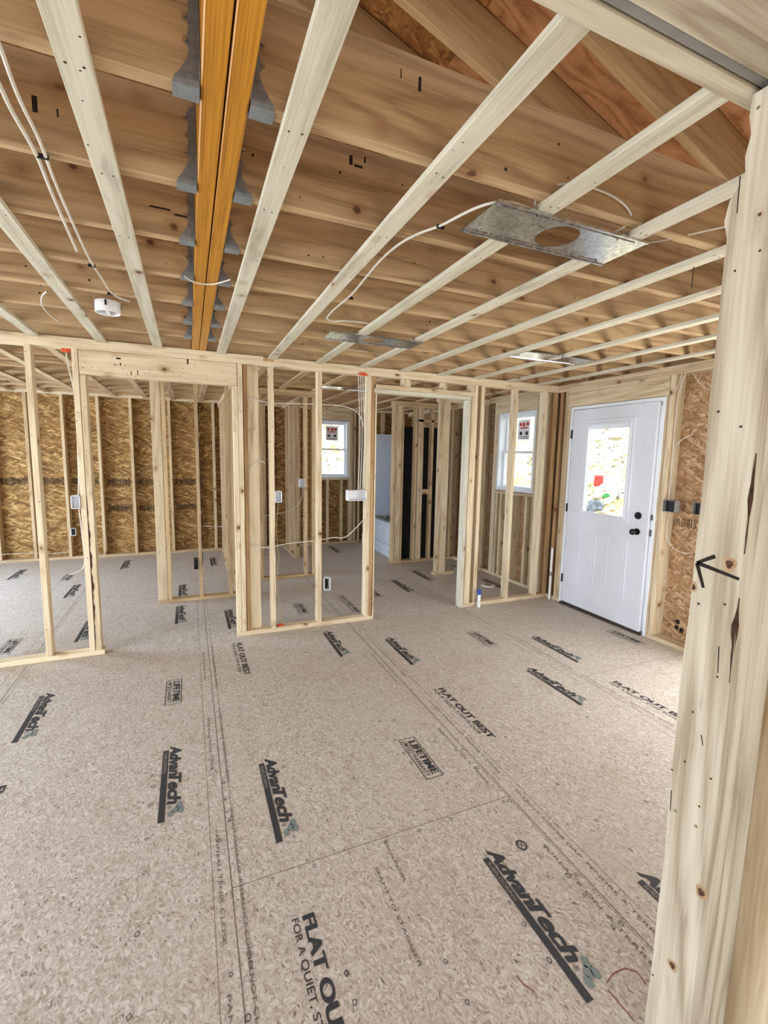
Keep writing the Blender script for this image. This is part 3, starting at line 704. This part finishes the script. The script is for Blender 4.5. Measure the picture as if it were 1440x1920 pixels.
# bathtub and surround
TB = empty('bathtub', (2.9, 6.2, 0), 'white bathtub with tall white surround at the end of the hallway', 'bathtub')
boxes('apron', [((2.86, 6.20, .0), (2.90, 7.72, .19)), ((2.90, 6.20, .0), (2.93, 7.72, .50))], 'tub', TB, bev=.008)
boxes('rim', [((2.88, 6.20, .50), (2.98, 7.72, .535)), ((3.68, 6.20, .50), (3.78, 7.72, .535)), ((2.98, 6.20, .50), (3.68, 6.28, .535)), ((2.98, 7.6, .50), (3.68, 7.72, .535))], 'tub', TB, bev=.008)
boxes('surround', [((3.74, 6.22, .535), (3.78, 7.72, 1.98)), ((2.9, 7.70, .0), (3.78, 7.74, 1.98)), ((2.9, 6.225, .0), (3.78, 6.25, 2.03))], 'tub', TB, bev=.006)
boxes('surround_backing', [((2.88, 6.195, .0), (3.79, 6.22, 2.03))], 'tubblack', TB)
cyl('tub_faucet', (2.97, 6.9, .575), 'Y', .03, .09, 'nail', TB); cyl('tub_faucet', (2.97, 7.1, .575), 'Y', .022, .12, 'nail', TB)
# toilet flange and capped pipe
tf = empty('toilet_flange', (3.42, 4.64, 0), 'round white toilet flange set in the floor right of the doorway', 'pipe flange')
cyl('flange_ring', (3.42, 4.64, .005), 'Z', .085, .01, 'white', tf, 32); cyl('pipe_cap', (3.42, 4.64, .012), 'Z', .05, .008, 'ink_gap', tf, 24)
pp_ = empty('water_pipe', (2.83, 3.985, 0), 'short white pipe with blue cap standing in front of the doorway stud', 'pipe')
cyl('pipe', (2.83, 3.985, .07), 'Z', .017, .14, 'white', pp_); cyl('cap', (2.83, 3.985, .165), 'Z', .02, .055, 'blue', pp_)
pp_ = empty('drain_pipe', (3.77, 3.95, 0), 'thin white pipe rising in the corner beside the entry door', 'pipe')
cyl('pipe', (3.765, 3.945, .3), 'Z', .013, .6, 'white', pp_); cyl('coupling', (3.765, 3.945, .30), 'Z', .017, .05, 'greyblock', pp_)
bq = pix(855, 1074, 2, 0); boxes('concrete_block', [((bq.x-.04, bq.y-.05, 0), (bq.x+.06, bq.y+.08, .09))], 'greyblock', label='small grey block on the floor behind the doorway', cat='block', bev=.006)

# ================================================================== ELECTRICAL
def ebox(x0, x1, y0, y1, z0, z1, label, face='Y', inner='white', group='electrical boxes on the studs', mat='white'):
    E_ = empty('electrical_box', ((x0+x1)/2, (y0+y1)/2, z0), label, 'electrical box', group)
    t_ = .004
    if face == 'Y':
        boxes('shell', [((x0, y0, z0), (x0+t_, y1, z1)), ((x1-t_, y0, z0), (x1, y1, z1)), ((x0, y0, z0), (x1, y1, z0+t_)), ((x0, y0, z1-t_), (x1, y1, z1)), ((x0, y1-t_, z0), (x1, y1, z1))], mat, E_)
        boxes('back', [((x0+t_, y1-t_-.006, z0+t_), (x1-t_, y1-t_, z1-t_))], inner, E_)
    else:
        boxes('shell', [((x0, y0, z0), (x1, y0+t_, z1)), ((x0, y1-t_, z0), (x1, y1, z1)), ((x0, y0, z0), (x1, y1, z0+t_)), ((x0, y0, z1-t_), (x1, y1, z1)), ((x1-t_, y0, z0), (x1, y1, z1))], mat, E_)
        boxes('back', [((x1-.03, y0+t_, z0+t_), (x1-t_, y1-t_, z1-t_))], inner, E_)
ebox(-.815, -.757, Y0-.012, Y0+.07, 1.162, 1.26, 'white box on the left stud beside the wide headered opening', inner='white')
ebox(.684, .742, Y0-.012, Y0+.07, 1.174, 1.274, 'white single box on the stud left of the middle bay')
ebox(1.353, 1.533, Y0-.015, Y0+.07, 1.175, 1.272, 'wide white multi-gang box left of the doorway, holding bundled cables')
ebox(1.125, 1.185, Y0-.012, Y0+.07, .34, .46, 'low white-rimmed outlet box with dark inside near the floor', inner='black')
ebox(-1.612, -1.55, YB-.02, YB+.06, .35, .46, 'outlet box on the back sheathed wall seen left of the opening', inner='black')
ebox(.02, .062, 5.20, 5.28, .35, .46, 'dark outlet box on the bark-edged closet stud', inner='black', mat='black')
ebox(1.285, 1.355, 5.765, 5.84, 1.18, 1.285, 'white box on the stud wall left of the far window')
ebox(X1-.012, X1+.06, 2.59, 2.698, 1.165, 1.265, 'double outlet box beside the entry door, gang of dark openings', face='X', inner='black', mat='greyblock')
ebox(X1+.03, X1+.10, 2.40, 2.47, 1.165, 1.265, 'single outlet box on the sheathing between door framing and near post', face='X', inner='black', mat='greyblock')
def cable(pts, label, r=.0045, mat='cable', cat='cable', name='electrical_cable', group='white electrical cables', staples=()):
    o = tube(name, pts, r, mat, None, label=label, cat=cat, group=group)
    for (px, py, z) in staples:
        q = pix(px, py, 2, z); s = boxes('staple', [((q.x-.014, q.y-.003, q.z-.008), (q.x+.014, q.y+.003, q.z+.004))], 'black', o, loc=tuple(q))
    return o
def cz(l, z=2.388): return [pix(a, b_, 2, z) for a, b_ in l]
def cy(l, y=Y0+.045): return [pix(a, b_, 1, y) for a, b_ in l]
def cx(l, x=X1+.03): return [pix(a, b_, 0, x) for a, b_ in l]
cable(cz([(-20, 40), (0, 85), (20, 145), (40, 195), (75, 262), (100, 335), (135, 415), (168, 488), (190, 520), (208, 550), (225, 560), (243, 565)]), 'white cable at far left of the ceiling, right one of the pair', staples=((80, 292, 2.39), (172, 497, 2.39), (207, 550, 2.39)))
cable(cz([(-25, 110), (0, 160), (20, 205), (48, 252), (72, 296), (92, 350), (120, 415), (144, 470)]), 'white cable at far left of the ceiling, left one of the pair', r=.0052)
cable(cz([(88, 546), (80, 552), (77, 562), (79, 575), (92, 590), (108, 602)]), 'short looped cable hanging from the ceiling left of the round box', r=.004)
cable(cz([(344, 516), (352, 525), (370, 531), (392, 534), (412, 531), (432, 524)], 2.39), 'thin cable crossing under the orange beam', r=.0035)
cable(cz([(612, 597), (620, 604), (650, 600), (690, 606)]) , 'short cable end lying above the small metal plate', r=.004)
cable(cz([(612, 597), (620, 585), (645, 565), (662, 550), (690, 515), (715, 485), (750, 455), (790, 435), (826, 424), (860, 405), (895, 388), (930, 378), (965, 380), (995, 392)]), 'long white cable curving to the large metal light plate', r=.0045, staples=((826, 424, 2.39), (657, 558, 2.39)))
cable([pix(a, b_, 2, 2.40+h) for a, b_, h in ((1003, 385, 0), (1004, 365, .02), (1015, 352, .03), (1040, 346, .04), (1070, 344, .04), (1110, 350, .05), (1160, 372, .04), (1184, 398, .02), (1182, 415, .01), (1165, 430, .0), (1148, 437, -.01))], 'thin cable looping above the large metal light plate', r=.0035)
cable(cz([(1215, 455), (1260, 448), (1300, 438), (1360, 425)], 2.41), 'thin cable running right from the large metal plate', r=.003)
cable(cz([(612, 645), (640, 655), (690, 660)], 2.41), 'thin cable over the small metal plate end', r=.003)
cable(cy([(455, 738), (480, 750), (505, 756), (560, 757), (600, 758), (640, 760), (665, 768), (678, 782), (682, 800)]), 'cable crossing high through the middle stud bays')
cable(cy([(462, 1008), (470, 1020), (490, 1027), (508, 1027), (530, 1020), (570, 1016), (600, 1013), (625, 1007), (645, 1010), (660, 998), (684, 972)]), 'cable sagging low through the middle stud bays')
cable(cy([(462, 930), (460, 900), (464, 880), (480, 868), (492, 862), (497, 870)]), 'short stripped cable end looping on the wide flat stud', r=.0035)
for i, dx in enumerate((-8, 0, 8)):
    cable(cy([(676+dx*.5, 700), (677+dx*.5, 740), (679+dx*.5, 790), (679+dx*.5, 840), (677+dx*.5, 880), (675+dx*.5, 922)], Y0-.006), 'vertical cable beside the doorway, %s of the bundle of three' % ('left', 'middle', 'right')[i], r=.004)
cable(cy([(522, 944), (519, 965), (518, 1000), (521, 1030), (524, 1045), (520, 1060), (519, 1100), (526, 1140), (530, 1172)]), 'yellowish cable hanging from the single box to the floor plate', r=.003, mat='cable_y')
cable(cy([(124, 662), (128, 690), (140, 730), (144, 790), (146, 850), (148, 900), (147, 930)], Y0+.02), 'cable running down the left stud to its white box', r=.0045)
cable(cy([(148, 955), (152, 985), (157, 1030), (160, 1060), (150, 1072), (130, 1078)], Y0+.04), 'cable leaving the bottom of the left white box', r=.004)
cable([pix(a, b_, 1, YB-.01) for a, b_ in ((0, 1040), (30, 1038), (70, 1037), (100, 1038), (130, 1035))], 'thin cable along the base of the back sheathed wall', r=.004)
cable([pix(a, b_, 1, 5.26) for a, b_ in ((380, 986), (400, 987), (428, 988))], 'thin cable between the closet studs', r=.004)
cable([pix(a, b_, 1, 5.84) for a, b_ in ((490, 968), (510, 965), (545, 958), (562, 945), (568, 925), (566, 910))], 'cable curving to the box left of the far window', r=.004)
for i, dx in enumerate((0, 6)):
    cable(cx([(1286-dx, 698), (1280-dx, 715), (1270-dx, 745), (1268-dx, 770), (1264-dx, 810), (1262-dx, 850), (1258-dx, 885), (1258-dx, 905), (1254-dx, 925), (1254-dx, 938)]), ('cable coming down beside the entry door to the double box', 'second cable coming down beside the entry door, left of its twin')[i], staples=())
cable(cx([(1298, 696), (1306, 712), (1316, 722), (1330, 732)], X1+.08), 'short cable running right from the orange foam at the door wall', r=.004)
cable(cx([(1262, 842), (1270, 830), (1285, 820), (1300, 814)], X1+.06), 'cable branching right above the double box', r=.004)
cable(cx([(1256, 962), (1250, 978), (1248, 1000), (1254, 1020), (1268, 1032), (1285, 1038), (1300, 1036)], X1+.05), 'cable curling out below the double box beside the door', r=.004)
def foam(c, s, label):
    bm = bmesh.new(); bmesh.ops.create_icosphere(bm, subdivisions=3, radius=1)
    for v in bm.verts:
        k = 1+.25*math.sin(v.co.x*9+v.co.z*6)+.15*math.sin(v.co.y*13); v.co = Vector((v.co.x*s[0]*k, v.co.y*s[1]*k, v.co.z*s[2]*k))
    tag(link('fire_foam', done(bm, 'fire_foam'), 'orange', None, c), label, 'foam sealant', 'orange foam dabs')
foam(pix(124, 656, 1, Y0+.05), (.03, .025, .016), 'orange foam dab under the top plate at the left stud')
foam(pix(680, 702, 1, Y0+.0), (.045, .02, .014), 'orange foam dab above the cable bundle left of the doorway')
foam(pix(1290, 694, 0, X1+.08), (.03, .05, .014), 'orange foam dab at the top of the door wall bay')
foam(pix(526, 1172, 1, Y0+.045), (.028, .025, .012), 'orange foam dab on the bottom plate in the middle bay')
# round white ceiling box
RC = pix(202, 577, 2, 2.385)
rb = empty('ceiling_box', RC, 'round white ceiling fixture box hanging between joists at left', 'ceiling box')
bm = bmesh.new(); N = 32; R_ = .062
rings = [(R_, .03), (R_, -.03), (R_-.006, -.03), (R_-.006, .02), (0.001, .02)]
prev = None
for r, z in rings:
    cur = [bm.verts.new((r*math.cos(2*math.pi*i/N), r*math.sin(2*math.pi*i/N), z)) for i in range(N)]
    if prev:
        for i in range(N): bm.faces.new((prev[i], prev[(i+1) % N], cur[(i+1) % N], cur[i]))
    prev = cur
cap = [v for v in bm.verts if abs(v.co.z-.03) < 1e-6]; bm.faces.new(cap)
link('shell', done(bm, 'shell'), 'white', rb, RC)
boxes('divider', [((RC.x-.008, RC.y-.055, RC.z-.03), (RC.x+.008, RC.y+.055, RC.z+.02))], 'white', rb); boxes('interior', [((RC.x-.04, RC.y-.035, RC.z+.0), (RC.x+.04, RC.y+.035, RC.z+.018))], 'galv_dark', rb)
boxes('side_slot', [((RC.x-.006, RC.y-.065, RC.z-.002), (RC.x+.004, RC.y-.06, RC.z+.026))], 'black', rb)
for sx in (-.06, .06): tube('hanging_wire', [RC+Vector((sx, 0, .0)), RC+Vector((sx*1.1, -.01, .06)), RC+Vector((sx*.95, .02, .12))], .0018, 'cable', rb); boxes('mounting_ear', [((RC.x+sx*1.0-.01, RC.y-.012, RC.z-.002), (RC.x+sx*1.0+.01, RC.y+.012, RC.z+.008))], 'nail', rb)
# galvanised light mounting plates
def plate(p, w_, h_, ang, label, hole=.075, tilt=(0, 0)):
    """rectangular sheet w_ x h_ with a round hole and folded rims"""
    E_ = empty('mounting_plate', p, label, 'metal light plate', 'galvanised recessed light plates'); 
    bm = bmesh.new(); N = 48; outer = []; inner = []
    for i in range(N):
        a = 2*math.pi*(i+.5)/N; c, s = math.cos(a), math.sin(a)
        k = min(w_/2/abs(c) if abs(c) > 1e-9 else 9, h_/2/abs(s) if abs(s) > 1e-9 else 9)
        outer.append((c*k, s*k)); inner.append((c*hole, s*hole))
    corners = [(w_/2, h_/2), (-w_/2, h_/2), (-w_/2, -h_/2), (w_/2, -h_/2)]
    for c in corners:
        j = min(range(N), key=lambda i: (outer[i][0]-c[0])**2+(outer[i][1]-c[1])**2); outer[j] = c
    for z in (0, .0012):
        o_ = [bm.verts.new((x, y, z)) for x, y in outer]; n_ = [bm.verts.new((x, y, z)) for x, y in inner]
        for i in range(N): bm.faces.new((o_[i], o_[(i+1) % N], n_[(i+1) % N], n_[i]))
    rot = (tilt[0], tilt[1], ang)
    link('sheet', done(bm, 'sheet'), 'galv', E_, p, rot)
    bm = bmesh.new()
    for s in (-1, 1): bbox(bm, (-w_/2, s*h_/2-.004, -.004), (w_/2, s*h_/2+.004, .004)); bbox(bm, (-w_/2+.02, s*(h_/2-.018)-.002, -.003), (w_/2-.05, s*(h_/2-.018)+.002, 0))
    link('rim', done(bm, 'rim'), 'galv', E_, p, rot)
    Rm = Matrix.Rotation(ang, 3, 'Z')
    for ux, uy in ((-w_*.12, h_*.42), (-w_*.25, -h_*.42), (w_*.30, -h_*.40), (w_*.42, h_*.40)):
        q = Vector(p)+Rm @ Vector((ux, uy, -.002)); cyl('screw', q, 'Z', .0035, .004, 'black', E_, 8)
plate((1.222, 1.355, 2.3775), .66, .205, 0, 'large shiny galvanised plate with a round hole, overhead near the post')
plate((1.19, 3.02, 2.3775), .66, .205, -.03, 'galvanised plate just above the stud wall, over the middle stud bay')
plate((2.64, 2.90, 2.3775), .66, .205, .0, 'galvanised plate overhead in front of the entry door')
plate((1.75, 5.3, 2.3775), .60, .2, 0, 'galvanised plate over the back hallway seen above the middle bay')

# ================================================================== PRINTS ON THE FLOOR
def text_mesh(s, bold=0, shear=0):
    cu = bpy.data.curves.new('t', 'FONT'); cu.body = s; cu.size = 1; cu.offset = bold; cu.shear = shear; cu.fill_mode = 'FRONT' if hasattr(cu, 'fill_mode') else None
    o = bpy.data.objects.new('t', cu); col.objects.link(o); bpy.context.view_layer.update()
    me = bpy.data.meshes.new_from_object(o.evaluated_get(bpy.context.evaluated_depsgraph_get()))
    bpy.data.objects.remove(o); bpy.data.curves.remove(cu); return me
TM = {}
def put_text(bm, s, u0, u1, v0, v1, mi, bold=0, shear=0, z=0):
    key = (s, bold, shear)
    if key not in TM: TM[key] = text_mesh(s, bold, shear)
    me = TM[key]; xs = [v.co.x for v in me.vertices]; ys = [v.co.y for v in me.vertices]
    ax, bx, ay, by = min(xs), max(xs), min(ys), max(ys)
    vs = [bm.verts.new((u0+(v.co.x-ax)/(bx-ax)*(u1-u0), v0+(v.co.y-ay)/(by-ay)*(v1-v0), z)) for v in me.vertices]
    for p in me.polygons:
        try: bm.faces.new([vs[i] for i in p.vertices]).material_index = mi
        except ValueError: pass
def rect(bm, u0, u1, v0, v1, mi, z=0):
    bm.faces.new([bm.verts.new(p) for p in ((u0, v0, z), (u1, v0, z), (u1, v1, z), (u0, v1, z))]).material_index = mi
def bmesh_stamp(kind):
    bm = bmesh.new()
    if kind == 'logo':      # u reads along the print, v is up
        rect(bm, 0, .525, 0, .027, 0)
        put_text(bm, 'SUBFLOORING', .02, .19, .0055, .0205, 1, .01, 0, .0004)
        [(put_text(bm, 'Advan', -.028+a, .222+a, .034+b, .087+b, 0, .018, .25, .0002+k*.00004), put_text(bm, 'Tech', .212+a, .425+a, .034+b, .090+b, 0, .018, .25, .0002+k*.00004)) for k, (a, b) in enumerate(((-.0035, -.001), (0, .001), (.0035, 0), (.0015, -.0015)))]
        put_text(bm, '®', .432, .45, .036, .054, 0, .0, 0, .0002)
        for a, b_ in ((.44, .085), (.465, .07), (.485, .05), (.475, .09)): 
            n_ = 7; vs = [bm.verts.new((a+.018*math.cos(i/n_*6.28)*(1+.4*(i % 2)), b_+.012*math.sin(i/n_*6.28)*(1+.3*((i+1) % 2)), .0001)) for i in range(n_)]
            bm.faces.new(vs).material_index = 2
    elif kind == 'flat':
        [put_text(bm, 'FLAT OUT BEST', a, .60+a, .040, .083, 0, .015, 0, .00004*k) for k, a in enumerate((0, .003, .006))]
        put_text(bm, 'FOR A QUIET, STIFF FLOOR', 0, .55, 0, .027, 0, .005, 0)
    elif kind == 'life':
        w_, h_, t_ = .34, .098, .004
        rect(bm, 0, w_, 0, t_, 0); rect(bm, 0, w_, h_-t_, h_, 0); rect(bm, 0, t_, t_, h_-t_, 0); rect(bm, w_-t_, w_, t_, h_-t_, 0)
        [put_text(bm, 'LIFETIME', .03+a, .31+a, .046, .086, 0, .015, 0, .00004*k) for k, a in enumerate((0, .003, .006))]; put_text(bm, 'LIMITED WARRANTY', .02, .32, .012, .036, 0, .004, 0)
    me = bpy.data.meshes.new('printed_'+kind); bm.to_mesh(me); bm.free()
    for p in me.polygons: pass
    for m in ('ink', 'ink_gap', 'ink_blue'): me.materials.append(M[m])
    return me
NAMES = dict(logo='printed_logo', flat='printed_slogan', life='printed_warranty_box')
SM = {k: bmesh_stamp(k) for k in ('logo', 'flat', 'life')}
def stamp(kind, x, y, rz=-math.pi/2, sc=1):
    o = bpy.data.objects.new(NAMES[kind], SM[kind]); col.objects.link(o); o.location = (x, y, .0012); o.rotation_euler = (0, 0, rz); o.scale = (sc, sc, 1); o.parent = FLOOR
for x, y in ((1.037, 1.354), (.286, 2.262), (-.172, 2.553), (-.94, 3.453), (1.066, 3.855), (1.533, 3.526), (2.784, 3.101), (2.312, 2.611), (1.53, 1.05),
             (-.165, 5.07), (.288, 4.77), (-2.1, 7.35), (-1.3, 6.3), (-.93, 4.9), (-.9, 7.5), (.25, 7.3), (-.15, 5.9), (2.35, 5.25), (2.82, 5.6), (3.5, 4.9), (-.15, .9), (2.2, 7.6)): stamp('logo', x, y)
for x, y in ((1.502, 2.61), (.275, 1.40), (.285, 3.89), (2.74, 2.24), (-.93, 2.55), (1.5, 4.85), (-2.2, 5.5)): stamp('flat', x, y)
for x, y in ((1.045, 2.18), (-.188, 3.385), (2.3, 3.41), (3.56, 2.98), (-1.44, 4.63), (.98, 4.75), (-1.5, 6.9), (1.9, 5.0)): stamp('life', x, y)
# small print along the panel joints
def small(s, x, y, L, h=.013, rz=-math.pi/2):
    bm = bmesh.new(); put_text(bm, s, 0, L, 0, h, 0, 0, 0); me = bpy.data.meshes.new('small_print'); bm.to_mesh(me); bm.free()
    o = link('small_print', me, 'ink_light', None, (x, y, .0009), (0, 0, rz)); o.parent = FLOOR
for y in (3.9, 2.9, 2.0, 1.35):
    small('DO NOT CLOSE GAP  REFERENCE CORREC', .125, y, .72); small('PANNEAU TENIR CLOSE', .055, y-.1, .5)
for y in (3.6, 2.5, 1.62): small('DO NOT COVER GAP  FENDRE A TERRE', 1.41, y, .75); small('SURFACE ON A TERRE', 1.31, y-.3, .5)
for y in (3.2, 2.4): small('DO NOT COVER GAP  FENDRE A TERRE', 2.66, y, .7)
small('SEAMS TO STAGGER', .62, 1.48, .38); small('EACH PANEL', .70, 1.58, .2)
# pencil rings and squares over the nail heads
def ringmark(px, py, r, sq=False, mat='ink'):
    c = pix(px, py, 2, 0); bm = bmesh.new(); N = 4 if sq else 16; ph = random.uniform(0, 1.5)
    def P_(k, i): a = ph+2*math.pi*i/N; return (r*k*math.cos(a)*.85, r*k*math.sin(a), 0)
    o_ = [bm.verts.new(P_(1, i)) for i in range(N)]; n_ = [bm.verts.new(P_(.72, i)) for i in range(N)]
    for i in range(N): bm.faces.new((o_[i], o_[(i+1) % N], n_[(i+1) % N], n_[i]))
    me = bpy.data.meshes.new('pencil_ring'); bm.to_mesh(me); bm.free()
    o = link('pencil_ring', me, mat, None, (c.x, c.y, .0016)); o.parent = FLOOR
for i, (px, py) in enumerate(((725, 1577), (786, 1558), (845, 1537), (898, 1520), (944, 1503), (956, 1502), (375, 1508), (433, 1535), (400, 1425), (404, 1447), (420, 1468), (423, 1498), (425, 1522), (410, 1577), (430, 1540), (286, 1455), (287, 1475), (282, 1509), (131, 1697), (45, 1827), (86, 1690), (275, 1574), (270, 1637), (257, 1752), (242, 1908), (433, 1828), (465, 1909), (512, 1649), (589, 1624), (541, 1367), (519, 1394), (532, 1438), (505, 1463), (654, 1454), (663, 1460), (350, 1370), (298, 1368), (497, 1323), (510, 1363), (650, 1824), (665, 1880), (650, 1826), (812, 1756), (835, 1803), (876, 1880), (955, 1692), (983, 1733), (1030, 1801), (1024, 1588), (1065, 1642), (1080, 1640), (1095, 1679), (1150, 1738), (1165, 1732), (1119, 1539), (1182, 1594), (1045, 1470), (983, 1414), (1131, 1441), (1211, 1415), (1211, 1503), (895, 1440), (815, 1390), (830, 1375), (855, 1407), (866, 1405), (740, 1388), (757, 1413), (770, 1430), (1027, 1361), (1100, 1345), (620, 1371), (695, 1351), (740, 1350), (712, 1352), (948, 1382))):
    ringmark(px, py, random.uniform(.007, .011), i % 3 == 0)
c = pix(978, 1585, 2, 0); ringmark(978, 1585, .026)
for a in (.9, 2.4):
    bm = bmesh.new(); rect(bm, -.018, .022, -.0013, .0013, 0); me = bpy.data.meshes.new('pencil_cross'); bm.to_mesh(me); bm.free()
    o = link('pencil_cross', me, 'ink', None, (c.x, c.y, .0018), (0, 0, a)); o.parent = FLOOR
def chalk(l):
    pts = [pix(a, b_, 2, .001) for a, b_ in l]; bm = bmesh.new(); pr = None
    for i, p in enumerate(pts):
        d = (pts[min(i+1, len(pts)-1)]-pts[max(i-1, 0)]).normalized(); n_ = Vector((-d.y, d.x, 0))*.0016
        cur = [bm.verts.new(p+n_-pts[0]), bm.verts.new(p-n_-pts[0])]
        if pr: bm.faces.new((pr[0], cur[0], cur[1], pr[1]))
        pr = cur
    me = bpy.data.meshes.new('chalk_line'); bm.to_mesh(me); bm.free(); o = link('chalk_line', me, 'ink_red', None, pts[0]); o.parent = FLOOR
chalk([(1138, 1842), (1150, 1825), (1172, 1815), (1195, 1822), (1212, 1845)]); chalk([(1140, 1855), (1165, 1885), (1190, 1915)]); chalk([(968, 1830), (985, 1848), (1000, 1858)])
